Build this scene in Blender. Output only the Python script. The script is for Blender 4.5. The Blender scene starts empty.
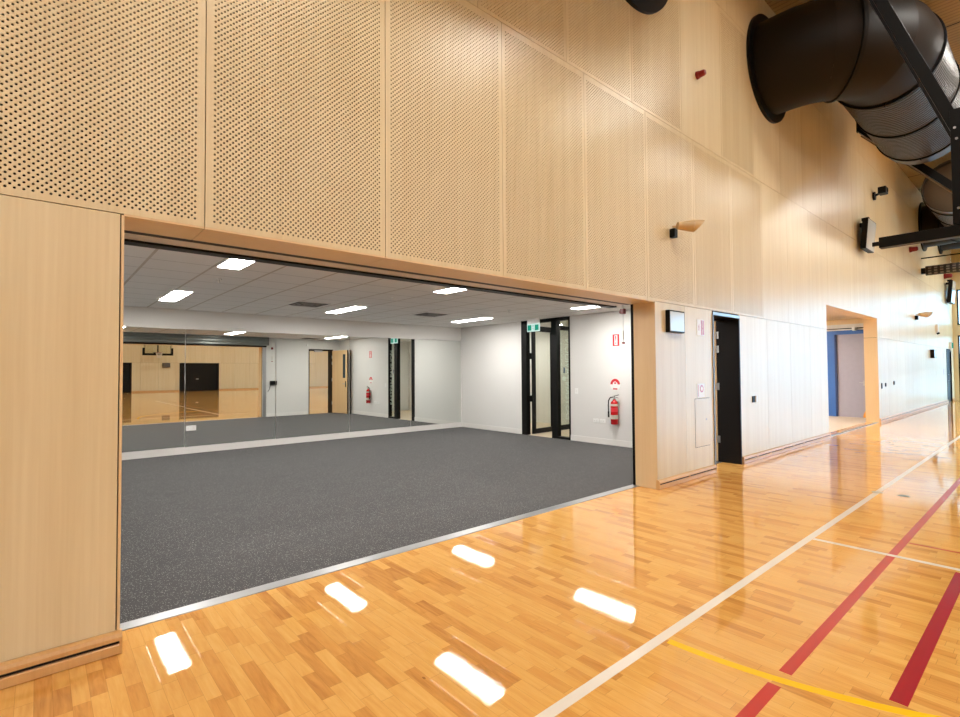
import bpy, bmesh, math, random
from mathutils import Vector, Matrix
random.seed(7)
SC = bpy.context.scene
COL = SC.collection
PI = math.pi

# ------------------------------------------------------------------ materials
def srgb(r, g, b):
    f = lambda c: (c/255/12.92) if c/255 <= .04045 else ((c/255+.055)/1.055)**2.4
    return (f(r), f(g), f(b), 1)

class NT:
    """tiny node-tree helper"""
    def __init__(s, name):
        s.m = bpy.data.materials.new(name); s.m.use_nodes = True
        s.t = s.m.node_tree; s.t.nodes.clear()
        s.out = s.n('ShaderNodeOutputMaterial')
    def n(s, typ, **kw):
        nd = s.t.nodes.new(typ)
        for k, v in kw.items(): setattr(nd, k, v)
        return nd
    def l(s, a, b): s.t.links.new(a, b)
    def math(s, op, a, b=None, c=None):
        nd = s.n('ShaderNodeMath', operation=op)
        for i, v in enumerate((a, b, c)):
            if v is None: continue
            if isinstance(v, (int, float)): nd.inputs[i].default_value = v
            else: s.l(v, nd.inputs[i])
        return nd.outputs[0]
    def mix(s, fac, a, b):
        nd = s.n('ShaderNodeMix', data_type='RGBA')
        for i, v in ((0, fac), (6, a), (7, b)):
            if isinstance(v, (int, float)): nd.inputs[i].default_value = v
            elif isinstance(v, tuple): nd.inputs[i].default_value = v
            else: s.l(v, nd.inputs[i])
        return nd.outputs[2]
    def ramp(s, fac, stops):
        nd = s.n('ShaderNodeValToRGB'); cr = nd.color_ramp
        while len(cr.elements) < len(stops): cr.elements.new(.5)
        for e, (p, c) in zip(cr.elements, stops): e.position = p; e.color = c
        s.l(fac, nd.inputs[0]); return nd.outputs[0]
    def noise(s, vec, scale, detail=3, rough=.5, dist=0):
        nd = s.n('ShaderNodeTexNoise'); nd.inputs['Scale'].default_value = scale
        nd.inputs['Detail'].default_value = detail; nd.inputs['Roughness'].default_value = rough
        nd.inputs['Distortion'].default_value = dist
        if vec is not None: s.l(vec, nd.inputs['Vector'])
        return nd.outputs[0]
    def mapping(s, vec, scale=(1, 1, 1), loc=None):
        nd = s.n('ShaderNodeMapping'); nd.inputs['Scale'].default_value = scale
        s.l(vec, nd.inputs['Vector'])
        if loc is not None: s.l(loc, nd.inputs['Location'])
        return nd.outputs[0]
    def obj(s): return s.n('ShaderNodeTexCoord').outputs['Object']
    def sep(s, v):
        nd = s.n('ShaderNodeSeparateXYZ'); s.l(v, nd.inputs[0]); return nd.outputs
    def comb(s, x=0, y=0, z=0):
        nd = s.n('ShaderNodeCombineXYZ')
        for i, v in enumerate((x, y, z)):
            if isinstance(v, (int, float)): nd.inputs[i].default_value = v
            else: s.l(v, nd.inputs[i])
        return nd.outputs[0]
    def bsdf(s, color=None, rough=.5, metal=0, spec=.5, coat=0, coat_rough=.05, ior=None):
        p = s.n('ShaderNodeBsdfPrincipled')
        for k, v in (('Base Color', color), ('Roughness', rough), ('Metallic', metal), ('Specular IOR Level', spec), ('Coat Weight', coat), ('Coat Roughness', coat_rough), ('IOR', ior)):
            if v is None: continue
            if isinstance(v, (int, float, tuple)): p.inputs[k].default_value = v
            else: s.l(v, p.inputs[k])
        s.l(p.outputs[0], s.out.inputs[0]); s.p = p
        return p
    def bump(s, h, strength=.2, dist=.01):
        b = s.n('ShaderNodeBump'); b.inputs['Strength'].default_value = strength; b.inputs['Distance'].default_value = dist
        s.l(h, b.inputs['Height']); s.l(b.outputs[0], s.p.inputs['Normal'])

def simple(name, col, rough=.5, metal=0, spec=.5, var=.06, scale=9):
    """one colour with faint wear"""
    t = NT(name); v = t.noise(t.obj(), scale, 4)
    c = t.mix(v, tuple(x*(1-var) for x in col[:3])+(1,), tuple(min(1, x*(1+var)) for x in col[:3])+(1,))
    t.bsdf(c, rough, metal, spec); return t.m

def emission(name, col, s):
    t = NT(name); e = t.n('ShaderNodeEmission'); e.inputs[0].default_value = col; e.inputs[1].default_value = s
    t.l(e.outputs[0], t.out.inputs[0]); return t.m

def wood_sheet(name, a, b, rough=.32, streak=1.0, spec=.7):
    """maple veneer, grain running up (local z); perforated = list of (u0,v0,nu,nv)"""
    t = NT(name); o = t.obj()
    rnd = t.n('ShaderNodeObjectInfo').outputs['Random']
    off = t.comb(t.math('MULTIPLY', rnd, 37.0), t.math('MULTIPLY', rnd, 11.0), t.math('MULTIPLY', rnd, 53.0))
    fine = t.noise(t.mapping(o, (70, 70, 1.3), off), 1, 4, .6)
    band = t.noise(t.mapping(o, (9, 9, .25), off), 1, 3, .5, .4)
    cath = t.noise(t.mapping(o, (16, 16, .9), off), 1, 5, .65, 1.6)
    k = t.math('ADD', t.math('MULTIPLY', fine, .35*streak), t.math('ADD', t.math('MULTIPLY', band, .45*streak), t.math('MULTIPLY', cath, .2)))
    k = t.math('ADD', k, t.math('MULTIPLY', t.math('SUBTRACT', rnd, .5), .16))
    c = t.ramp(k, [(.25, a), (.75, b)])
    sp = spec
    t.bsdf(c, rough, 0, sp); return t.m

MAPLE_A, MAPLE_B = srgb(208, 190, 148), srgb(229, 217, 182)
M = {}
M['maple'] = wood_sheet('maple_panel', MAPLE_A, MAPLE_B)
M['maple_lining'] = wood_sheet('maple_lining', srgb(222, 194, 148), srgb(238, 214, 172), rough=.4, streak=.6)
M['oak'] = wood_sheet('oak_skirting', srgb(200, 150, 90), srgb(224, 180, 122), rough=.3)
M['white'] = simple('white_paint', (.70, .69, .665, 1), .55, var=.015, scale=2)
M['trimwhite'] = simple('white_trim', (.76, .74, .71, 1), .4, var=.015)
M['plastic'] = simple('white_plastic', (.8, .8, .78, 1), .3, var=.01)
M['black'] = simple('black_powdercoat', (.004, .0038, .0038, 1), .45, 0, .18)
M['blackdoor'] = simple('black_door_lining', (.011, .0095, .009, 1), .4, 0, .15)
M['cavity'] = simple('dark_cavity', (.012, .010, .008, 1), .9)
M['duct'] = simple('dark_painted_duct', (.011, .008, .006, 1), .52, 0, .16, .1, 3)
M['ductrib'] = simple('grey_ribbed_duct', (.060, .052, .044, 1), .42, .45, .4, .1, 4)
M['railpaint'] = simple('pale_rail_paint', (.72, .66, .58, 1), .3)
M['ductlit'] = simple('lit_duct_interior', (.10, .075, .05, 1), .5)
M['alu'] = simple('brushed_aluminium', (.42, .42, .42, 1), .38, .9)
M['steel'] = simple('satin_steel', (.5, .5, .5, 1), .3, 1.0)
M['shutter'] = simple('grey_shutter_steel', (.17, .18, .165, 1), .35, .3)
M['red'] = simple('red_gloss_paint', (.50, .012, .014, 1), .25)
M['redsign'] = simple('red_sign_print', (.62, .02, .03, 1), .4)
M['darkred'] = simple('dark_red_plastic', (.22, .008, .012, 1), .3)
M['green'] = simple('green_sign', (.01, .28, .17, 1), .4)
M['cream'] = simple('cream_floor', (.60, .49, .36, 1), .4, var=.05)
M['blue'] = simple('blue_paint', (.032, .13, .42, 1), .45)
M['blueshade'] = simple('blue_edge_shadow', (.008, .025, .11, 1), .5)
M['greydoor'] = simple('grey_lilac_panel', (.37, .355, .43, 1), .4)
M['orange'] = simple('orange_graphic', (.82, .33, .02, 1), .45)
M['lineW'] = simple('white_court_line', (.80, .74, .64, 1), .22, var=.03)
M['lineR'] = simple('red_court_line', (.52, .035, .03, 1), .22, var=.05)
M['lineD'] = simple('crimson_court_line', (.36, .006, .018, 1), .22, var=.05)
M['lineY'] = simple('yellow_court_line', (.92, .55, .006, 1), .22, var=.04)
M['cork'] = simple('tan_lamp_body', (.60, .42, .21, 1), .4)
M['glassblue'] = simple('pale_screen', (.60, .67, .69, 1), .12, 0, .5, .03)
M['net'] = simple('white_net', (.75, .72, .68, 1), .7)
M['greynet'] = simple('grey_net_roll', (.10, .09, .085, 1), .6)
M['lightface'] = emission('led_panel_glow', (1, .97, .93, 1), 70)
M['bayface'] = emission('high_bay_glow', (1, .97, .90, 1), 68)
M['baybright'] = emission('bright_high_bay_glow', (1, .97, .90, 1), 87)
M['downface'] = emission('downlight_glow', (1, .95, .88, 1), 88)
M['exitwhite'] = emission('exit_sign_glow', (.75, 1, .93, 1), .85)
M['exitgreen'] = emission('exit_sign_green', (.02, .34, .22, 1), .9)
M['bulb'] = simple('frosted_bulb', (.85, .85, .82, 1), .2)

def mirror_mat():
    t = NT('mirror_silver'); v = t.noise(t.obj(), 3, 2)
    c = t.mix(v, (.80, .83, .80, 1), (.82, .845, .82, 1)); t.bsdf(c, 0.0, 1.0); return t.m
M['mirror'] = mirror_mat()

def glass_mat(name, tint, refl=1.0):
    t = NT(name); tr = t.n('ShaderNodeBsdfTransparent'); tr.inputs[0].default_value = tint
    gl = t.n('ShaderNodeBsdfGlossy'); gl.inputs['Roughness'].default_value = .01
    lw = t.n('ShaderNodeLayerWeight'); lw.inputs[0].default_value = .5
    fr = t.math('ADD', .04, t.math('MULTIPLY', t.math('POWER', lw.outputs['Facing'], 5.0), .85))
    mx = t.n('ShaderNodeMixShader'); t.l(t.math('MULTIPLY', fr, refl), mx.inputs[0])
    t.l(tr.outputs[0], mx.inputs[1]); t.l(gl.outputs[0], mx.inputs[2]); t.l(mx.outputs[0], t.out.inputs[0]); return t.m
M['glass'] = glass_mat('clear_glass', (.93, .95, .92, 1))
M['winglass'] = glass_mat('window_glass', (.96, .98, .98, 1), .6)
M['vision'] = simple('grey_vision_glass', (.05, .065, .07, 1), .08)
M['frost'] = simple('frosted_vinyl', (.66, .74, .70, 1), .6)

def floor_mat():
    t = NT('sports_floor_timber'); o = t.obj(); x, y, z = t.sep(o)
    W, L = .064, .32
    row = t.math('FLOOR', t.math('DIVIDE', x, W))
    wn = t.n('ShaderNodeTexWhiteNoise', noise_dimensions='1D'); t.l(row, wn.inputs['W'])
    yo = t.math('ADD', t.math('DIVIDE', y, L), t.math('MULTIPLY', wn.outputs[0], 9.0))
    # uneven block lengths
    wob = t.math('MULTIPLY', t.math('SINE', t.math('MULTIPLY', yo, 2.1)), .28)
    yb = t.math('ADD', yo, wob)
    blk = t.math('FLOOR', yb)
    w2 = t.n('ShaderNodeTexWhiteNoise', noise_dimensions='2D'); t.l(t.comb(row, blk, 0), w2.inputs['Vector'])
    tone = w2.outputs[0]
    off = t.comb(t.math('MULTIPLY', tone, 31.0), t.math('MULTIPLY', tone, 17.0), 0)
    g1 = t.noise(t.mapping(o, (55, 3.2, 1), off), 1, 5, .6, .3)
    g2 = t.noise(t.mapping(o, (17, 2.4, 1), off), 1, 3, .55, 2.2)
    big = t.noise(o, .6, 2)
    k = t.math('ADD', t.math('MULTIPLY', t.math('POWER', tone, 2.6), .40), t.math('ADD', t.math('MULTIPLY', g1, .40), t.math('MULTIPLY', g2, .42)))
    k = t.math('ADD', k, t.math('MULTIPLY', t.math('SUBTRACT', big, .5), .14))
    c = t.ramp(k, [(.12, srgb(240, 192, 118)), (.44, srgb(229, 174, 94)), (.68, srgb(216, 155, 80)), (.98, srgb(178, 116, 56))])
    # joints
    fx = t.math('ABSOLUTE', t.math('SUBTRACT', t.math('FRACT', t.math('DIVIDE', x, W)), .5))
    jx = t.math('GREATER_THAN', fx, .490)
    fy = t.math('ABSOLUTE', t.math('SUBTRACT', t.math('FRACT', yb), .5))
    jy = t.math('GREATER_THAN', fy, .4965)
    c = t.mix(t.math('MULTIPLY', t.math('MAXIMUM', jx, jy), .45), c, srgb(140, 88, 42))
    # knots
    vo = t.n('ShaderNodeTexVoronoi'); vo.inputs['Scale'].default_value = 1; t.l(t.mapping(o, (3.1, 1.7, 1)), vo.inputs['Vector'])
    kn = t.math('LESS_THAN', vo.outputs['Distance'], .02)
    c = t.mix(t.math('MULTIPLY', kn, .6), c, srgb(110, 62, 28))
    rr = t.math('ADD', .16, t.math('MULTIPLY', g1, .12))
    t.bsdf(c, rr, 0, 0.0, 1.0, .015)
    hb = t.math('ADD', t.math('MULTIPLY', t.math('MAXIMUM', jx, jy), -1.0), t.math('MULTIPLY', t.noise(t.mapping(o, (240, 24, 1)), 1, 3), .35))
    b = t.n('ShaderNodeBump'); b.inputs['Strength'].default_value = .04; b.inputs['Distance'].default_value = .004
    t.l(hb, b.inputs['Height']); t.l(b.outputs[0], t.p.inputs['Coat Normal'])
    return t.m
M['floor'] = floor_mat()

def rubber_mat():
    t = NT('speckled_rubber_floor'); o = t.obj()
    v = t.n('ShaderNodeTexVoronoi'); v.inputs['Scale'].default_value = 150; t.l(o, v.inputs['Vector'])
    f = t.sep(v.outputs['Color'])[0]
    sp = t.math('MULTIPLY', t.math('GREATER_THAN', f, .84), t.math('LESS_THAN', v.outputs['Distance'], .42))
    cl = t.noise(t.mapping(o, (1, 2.6, 1)), 2.2, 5, .6); gr = t.noise(o, 90, 3, .7)
    c = t.mix(cl, (.036, .035, .036, 1), (.074, .071, .071, 1))
    c = t.mix(t.math('MULTIPLY', gr, .6), c, (.085, .082, .082, 1))
    c = t.mix(sp, c, (.34, .33, .315, 1))
    t.bsdf(c, .75, 0, .3); t.bump(gr, .3, .003); return t.m
M['rubber'] = rubber_mat()

def tile_mat():
    t = NT('mineral_ceiling_tile'); o = t.obj(); x, y, z = t.sep(o)
    def line(v, o0, s, w):
        f = t.math('ABSOLUTE', t.math('SUBTRACT', t.math('FRACT', t.math('DIVIDE', t.math('SUBTRACT', v, o0), s)), .5))
        return t.math('GREATER_THAN', f, .5-w/s/2)
    a = line(x, .81, .59, .026); b = line(y, 2.69, .545, .014)
    sp = t.noise(o, 130, 2, .7); cl = t.noise(o, 1.4, 2)
    c = t.mix(sp, (.86, .845, .82, 1), (.93, .915, .89, 1))
    c = t.mix(t.math('MULTIPLY', cl, .25), c, (.80, .78, .75, 1))
    c = t.mix(b, c, (.50, .48, .45, 1)); c = t.mix(a, c, (.62, .57, .51, 1))
    t.bsdf(c, .85, 0, .2); return t.m
M['tile'] = tile_mat()

def gym_ceiling_mat():
    t = NT('tan_acoustic_ceiling'); o = t.obj(); x, y, z = t.sep(o)
    f = t.math('ABSOLUTE', t.math('SUBTRACT', t.math('FRACT', t.math('DIVIDE', t.math('SUBTRACT', x, 12.83), 1.83)), .5))
    seam = t.math('GREATER_THAN', f, .488)
    rib = t.math('LESS_THAN', t.math('FRACT', t.math('DIVIDE', x, .11)), .28)
    n = t.noise(o, 3, 4)
    c = t.mix(n, (.40, .30, .13, 1), (.48, .36, .17, 1))
    c = t.mix(t.math('MULTIPLY', rib, .35), c, (.10, .06, .03, 1))
    c = t.mix(seam, c, (.02, .015, .01, 1)); t.bsdf(c, .6); return t.m
M['gymceil'] = gym_ceiling_mat()

def netroll_mat():
    t = NT('netting_roll'); o = t.obj(); x, y, z = t.sep(o)
    a = t.math('LESS_THAN', t.math('FRACT', t.math('DIVIDE', y, .16)), .45)
    b = t.math('LESS_THAN', t.math('FRACT', t.math('DIVIDE', z, .09)), .4)
    c = t.mix(t.math('MAXIMUM', a, b), (.16, .14, .12, 1), (.012, .012, .013, 1)); t.bsdf(c, .7); return t.m
M['netroll'] = netroll_mat()

# ------------------------------------------------------------------ mesh helpers
class MB:
    def __init__(s): s.bm = bmesh.new()
    def box(s, x0, x1, y0, y1, z0, z1, bev=0, rot=None, mi=0):
        x0, x1 = min(x0, x1), max(x0, x1); y0, y1 = min(y0, y1), max(y0, y1); z0, z1 = min(z0, z1), max(z0, z1)
        b = bmesh.new(); bmesh.ops.create_cube(b, size=1)
        for v in b.verts:
            v.co = Vector(((x0+x1)/2+v.co.x*(x1-x0), (y0+y1)/2+v.co.y*(y1-y0), (z0+z1)/2+v.co.z*(z1-z0)))
        if bev: bmesh.ops.bevel(b, geom=b.edges[:], offset=bev, segments=2, affect='EDGES', profile=.6)
        if rot: bmesh.ops.transform(b, matrix=rot, verts=b.verts)
        for f in b.faces: f.material_index = mi
        s.add(b); return s
    def add(s, b):
        me = bpy.data.meshes.new('tmp'); b.to_mesh(me); b.free(); s.bm.from_mesh(me); bpy.data.meshes.remove(me)
    def tube(s, p, q, r, r2=None, n=20, cap=True):
        p, q = Vector(p), Vector(q); d = q-p; b = bmesh.new()
        bmesh.ops.create_cone(b, cap_ends=cap, segments=n, radius1=r, radius2=r if r2 is None else r2, depth=d.length)
        m = Matrix.Translation((p+q)/2) @ d.to_track_quat('Z', 'Y').to_matrix().to_4x4()
        bmesh.ops.transform(b, matrix=m, verts=b.verts); s.add(b); return s
    def sphere(s, c, r, sc=(1, 1, 1), n=18):
        b = bmesh.new(); bmesh.ops.create_uvsphere(b, u_segments=n, v_segments=n//2+2, radius=r)
        for v in b.verts: v.co = Vector((c[0]+v.co.x*sc[0], c[1]+v.co.y*sc[1], c[2]+v.co.z*sc[2]))
        s.add(b); return s
    def beam(s, p, q, w, h, up=(0, 0, 1), bev=.004):
        p, q = Vector(p), Vector(q); d = (q-p); z = d.normalized(); x = Vector(up).cross(z)
        x = x.normalized() if x.length > 1e-4 else Vector((1, 0, 0)); y = z.cross(x)
        m = Matrix((x, y, z)).transposed().to_4x4(); m.translation = (p+q)/2
        s.box(-w/2, w/2, -h/2, h/2, -d.length/2, d.length/2, bev, m); return s
    def path(s, pts, r, n=10):
        """a bent tube through the points"""
        pts = [Vector(p) for p in pts]; rings = []
        for i, p in enumerate(pts):
            d = (pts[min(i+1, len(pts)-1)]-pts[max(i-1, 0)]).normalized()
            a = d.cross(Vector((.3, .2, .93))).normalized(); c = d.cross(a)
            rings.append([s.bm.verts.new(p+a*(r*math.cos(2*PI*k/n))+c*(r*math.sin(2*PI*k/n))) for k in range(n)])
        s.skin(rings, True); return s
    def skin(s, rings, caps=False):
        for A, B in zip(rings, rings[1:]):
            n = len(A)
            for k in range(n): s.bm.faces.new((A[k], A[(k+1) % n], B[(k+1) % n], B[k]))
        if caps: s.bm.faces.new(list(reversed(rings[0]))); s.bm.faces.new(rings[-1])
    def lathe(s, prof, c=(0, 0, 0), axis='Z', n=28):
        rings = []
        for r, h in prof:
            ring = []
            for k in range(n):
                a = 2*PI*k/n; u, v = r*math.cos(a), r*math.sin(a)
                co = {'Z': (u, v, h), 'Y': (u, h, v), 'X': (h, u, v)}[axis]
                ring.append(s.bm.verts.new(Vector(co)+Vector(c)))
            rings.append(ring)
        s.skin(rings, prof[0][0] > 1e-5 and prof[-1][0] > 1e-5); return s
    def prism(s, pts, axis, lo, hi, mi=0):
        """extrude a 2-D outline; axis 'X': pts=(y,z), 'Y': pts=(x,z), 'Z': pts=(x,y)"""
        f = {'X': lambda a, b, h: (h, a, b), 'Y': lambda a, b, h: (a, h, b), 'Z': lambda a, b, h: (a, b, h)}[axis]
        A = [s.bm.verts.new(f(a, b, lo)) for a, b in pts]; B = [s.bm.verts.new(f(a, b, hi)) for a, b in pts]
        n = len(pts); fs = [s.bm.faces.new(A), s.bm.faces.new(list(reversed(B)))]
        for k in range(n): fs.append(s.bm.faces.new((A[k], B[k], B[(k+1) % n], A[(k+1) % n])))
        for q in fs: q.material_index = mi
        return s
    def build(s, name, mat, parent=None, smooth=False, origin=None, autosmooth=35):
        bmesh.ops.recalc_face_normals(s.bm, faces=s.bm.faces)
        off = Vector(origin) if origin is not None else (Vector(parent['_o']) if parent is not None and '_o' in parent else Vector((0, 0, 0)))
        bmesh.ops.translate(s.bm, vec=-off, verts=s.bm.verts)
        me = bpy.data.meshes.new(name)
        if smooth:
            for f in s.bm.faces: f.smooth = True
            for e in s.bm.edges:
                if len(e.link_faces) == 2 and e.calc_face_angle(0) > math.radians(autosmooth): e.smooth = False
        s.bm.to_mesh(me); s.bm.free()
        for m in (mat if isinstance(mat, list) else [mat]): me.materials.append(m)
        o = bpy.data.objects.new(name, me); COL.objects.link(o)
        if parent is not None:
            o.parent = parent; o.location = (off - Vector(parent['_o'])) if '_o' in parent else off
        else: o.location = off
        o['_o'] = tuple(off)
        return o

def tag(o, label=None, cat=None, group=None, kind=None):
    if label: o['label'] = label
    if cat: o['category'] = cat
    if group: o['group'] = group
    if kind: o['kind'] = kind
    return o
def thing(name, label, cat, loc, group=None):
    o = bpy.data.objects.new(name, None); COL.objects.link(o); o.location = loc; o['_o'] = tuple(loc)
    o.empty_display_size = .1
    return tag(o, label, cat, group)
def struct(o, label=None): o['kind'] = 'structure'; return tag(o, label)
def root_struct(name, loc=(0, 0, 0)):
    o = bpy.data.objects.new(name, None); COL.objects.link(o); o.location = loc; o['_o'] = tuple(loc); o['kind'] = 'structure'; return o
def copy_tree(o, loc, label=None):
    r = o.copy(); COL.objects.link(r); r.location = loc; r['_o'] = tuple(loc)
    if label: r['label'] = label
    for ch in list(o.children):
        c = ch.copy(); COL.objects.link(c); c.parent = r
        for g in list(ch.children):
            d = g.copy(); COL.objects.link(d); d.parent = c
    return r

def text_mesh(name, body, size, mat, mtx, parent, extrude=.0008, align='CENTER'):
    cu = bpy.data.curves.new('lettering', 'FONT'); cu.body = body; cu.size = size; cu.extrude = extrude
    cu.align_x = align; cu.align_y = 'CENTER'
    t = bpy.data.objects.new('lettering', cu); COL.objects.link(t)
    dg = bpy.context.evaluated_depsgraph_get()
    me = bpy.data.meshes.new_from_object(t.evaluated_get(dg)); bpy.data.objects.remove(t)
    me.transform(mtx); me.transform(Matrix.Translation(-Vector(parent['_o'])))
    me.materials.clear(); me.materials.append(mat); me.name = name
    o = bpy.data.objects.new(name, me); COL.objects.link(o); o.parent = parent; o['_o'] = parent['_o']
    return o
# frames for lettering: a wall facing -Y (gym side), a wall facing -X, a wall facing +X
def face_mY(x, y, z, rot=0): return Matrix.Translation((x, y, z)) @ Matrix.Rotation(PI/2, 4, 'X') @ Matrix.Rotation(rot, 4, 'Z')
def face_mX(x, y, z, rot=0): return Matrix.Translation((x, y, z)) @ Matrix.Rotation(-PI/2, 4, 'Z') @ Matrix.Rotation(PI/2, 4, 'X') @ Matrix.Rotation(rot, 4, 'Z')
def face_pX(x, y, z, rot=0): return Matrix.Translation((x, y, z)) @ Matrix.Rotation(PI/2, 4, 'Z') @ Matrix.Rotation(PI/2, 4, 'X') @ Matrix.Rotation(rot, 4, 'Z')

# ------------------------------------------------------------------ measured dimensions (metres)
CAMY, CAMH = -3.2565, 1.4465
X0, PW = .7181, 1.2
S1, S2, S3 = 2.294, 4.604, 6.914
GC = 7.88                 # gym ceiling
GL, GR, GF = -9.0, 31.6, -29.5   # gym left end, right end, far wall
JL, JR = .323, 5.68       # studio opening
DL, DR, DT = 7.22, 8.13, 2.262   # door beside it
OL, OR, OT = 12.58, 17.07, 2.815 # lobby opening
FL, FR, FT = 29.40, 30.78, 2.235 # far black door
WT = .335                # wall thickness
RX, RM, RH = 8.373, 7.10, 2.592  # studio right wall, mirror wall, ceiling
RLX = -.9
OPEN = [(JL, JR, -1, S1), (DL, DR, -1, DT), (OL, OR, -1, OT), (FL, FR, -1, FT)]

def rect_minus(mb, x0, x1, z0, z1, y0, y1, opens, mi=0):
    xs = sorted({x0, x1, *[v for o in opens for v in o[:2] if x0 < v < x1]})
    zs = sorted({z0, z1, *[v for o in opens for v in o[2:] if z0 < v < z1]})
    n = 0
    for i in range(len(xs)-1):
        run = None
        for k in range(len(zs)-1):
            cx, cz = (xs[i]+xs[i+1])/2, (zs[k]+zs[k+1])/2
            solid = not any(o[0] < cx < o[1] and o[2] < cz < o[3] for o in opens)
            if solid: run = [zs[k] if run is None else run[0], zs[k+1]]
            if (not solid or k == len(zs)-2) and run:
                mb.box(xs[i], xs[i+1], y0, y1, run[0], run[1], mi=mi); n += 1; run = None
    return n

# ------------------------------------------------------------------ setting: gym shell
def plane_box(name, mat, *b):
    return struct(MB().box(*b).build(name, mat))
plane_box('floor', M['floor'], GL, GR, GF-.3, .27, -.12, 0)
plane_box('ceiling', M['gymceil'], GL, GR, GF-.3, .37, GC, GC+.12)
plane_box('wall_left', M['maple'], GL-.15, GL, GF, 0, 0, GC)

wall = MB()
rect_minus(wall, GL, 11, 0, GC, .022, WT-.006, OPEN)
rect_minus(wall, 11, GR, 0, GC, .022, .302, OPEN)
WF = struct(wall.build('wall_front', M['cavity']))
# painted inner skin towards the studio
sk = MB(); rect_minus(sk, RLX, RX, 0, RH, WT-.006, WT, [(JL, JR, -1, S1), (DL, DR, -1, DT)])
struct(sk.build('painted_lining', M['white'], WF))
G = .0025
def panel(x0, x1, z0, z1, mat, name):
    mb = MB()
    n = rect_minus(mb, x0+G, x1-G, z0+G, z1-G, 0, .019, OPEN)
    if n: mb.build(name, mat, WF, origin=(x0, 0, z0))
    else: mb.bm.free()
def perforated_mesh(w, h, depth=.009, rad=.0064, cell=.01665):
    """a sheet with real drilled holes on a staggered grid, seen face at y = 0"""
    nu, nv = int((w-.082)/cell), int((h-.070)/cell)
    nu -= 1-nu % 2; nv -= 1-nv % 2
    u0, v0 = (w-nu*cell)/2, .0347
    V, Fc = [], []
    def add(*p): V.extend(p); return len(V)-len(p)
    def quad(x0, x1, z0, z1):
        k = add((x0, 0, z0), (x1, 0, z0), (x1, 0, z1), (x0, 0, z1)); Fc.append((k, k+1, k+2, k+3))
    ua, ub, va, vb = u0, u0+nu*cell, v0, v0+nv*cell
    quad(G, ua, G, h-G); quad(ub, w-G, G, h-G); quad(ua, ub, G, va); quad(ua, ub, vb, h-G)
    k = add((G, 0, G), (w-G, 0, G), (w-G, 0, h-G), (G, 0, h-G), (G, .019, G), (w-G, .019, G), (w-G, .019, h-G), (G, .019, h-G))
    for a in range(4): Fc.append((k+a, k+4+a, k+4+(a+1) % 4, k+(a+1) % 4))
    C8 = [(math.cos(PI/4*a-PI*.75), math.sin(PI/4*a-PI*.75)) for a in range(8)]
    S8 = [(-1, -1), (0, -1), (1, -1), (1, 0), (1, 1), (0, 1), (-1, 1), (-1, 0)]
    for i in range(nu):
        for j in range(nv):
            x, z = u0+(i+.5)*cell, v0+(j+.5)*cell; hc = cell/2
            if (i+j) % 2: quad(x-hc, x+hc, z-hc, z+hc); continue
            k = add(*[(x+a*hc, 0, z+b*hc) for a, b in S8], *[(x+a*rad, 0, z+b*rad) for a, b in C8], *[(x+a*rad, depth, z+b*rad) for a, b in C8])
            for a in range(8):
                b = (a+1) % 8
                Fc.append((k+a, k+b, k+8+b, k+8+a)); Fc.append((k+8+a, k+8+b, k+16+b, k+16+a))
    me = bpy.data.meshes.new('perforated_panel'); me.from_pydata(V, [], Fc); me.update(); me.materials.append(M['maple']); return me
PERF = perforated_mesh(PW, S2-S1)
def perf_panel(x, z):
    o = bpy.data.objects.new('perforated_panel', PERF); COL.objects.link(o); o.parent = WF; o.location = (x, 0, z); o['_o'] = (x, 0, z)
# lower band
LZ = .112
low = [(-4.2, -1.9), (-1.9, .318), (JR, 6.42), (6.42, DL)] + [(DR, 9.25)] + [(9.25+1.11*i, 9.25+1.11*(i+1)) for i in range(3)] + [(OR+1.2*i, min(OR+1.2*(i+1), FL)) for i in range(11)] + [(FR, GR)]
for a, b in low:
    if b-a > .05: panel(a, b, LZ, S1, M['maple'], 'timber_panel')
# rows above
for k in range(-3, 26):
    a = X0+PW*k; b = min(a+PW, GR)
    if a < GR-.05:
        if b < 9.2: perf_panel(a, S1)
        else: panel(a, b, S1, S2, M['maple'], 'timber_panel')
    a = .433+PW*k; b = min(a+PW, GR)
    if a < GR-.05:
        pf = b < 6.5 or 7.6 < a < 7.7
        if pf: perf_panel(a, S2)
        else: panel(a, b, S2, S3, M['maple'], 'timber_panel')
for k in range(-2, 14):
    a = X0+2.4*k; b = min(a+2.4, GR)
    if a < GR-.05: panel(a, b, S3, GC, M['maple'], 'upper_panel')
mb = MB().box(GL, -4.2, 0, .019, LZ, S1); mb.box(GL, X0-3.6, 0, .019, S1+G, GC)
mb.build('plain_cladding', M['maple'], WF)

# reveals, soffit and jamb edges
tr = root_struct('trim_1')
MB().box(JR-.001, JR+.020, .002, .30, 0, S1-.006).build('jamb_lining', M['maple_lining'], tr)
MB().box(.3215, .334, -.001, .30, 0, S1-.006).build('jamb_edge', M['maple_lining'], tr)
sf = MB()
for k in range(-1, 6):
    a, b = max(.33, X0+PW*k), min(JR, X0+PW*(k+1))
    if b > a: sf.box(a+.002, b-.002, 0.002, .325, S1-.008, S1+.012)
sf.build('soffit_board', M['maple_lining'], tr)
tr2 = root_struct('trim_2')
MB().box(OR-.001, OR+.02, .002, .303, 0, S1-.003).box(OR-.001, OR+.02, .002, .303, S1+.003, OT).build('jamb_lining', M['maple_lining'], tr2)
MB().box(OL, OR, .002, .303, OT-.001, OT+.02).build('soffit_board', M['maple_lining'], tr2)
MB().box(OL-.02, OL+.001, .002, .30, 0, OT).build('jamb_lining', M['maple_lining'], tr2)

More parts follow.
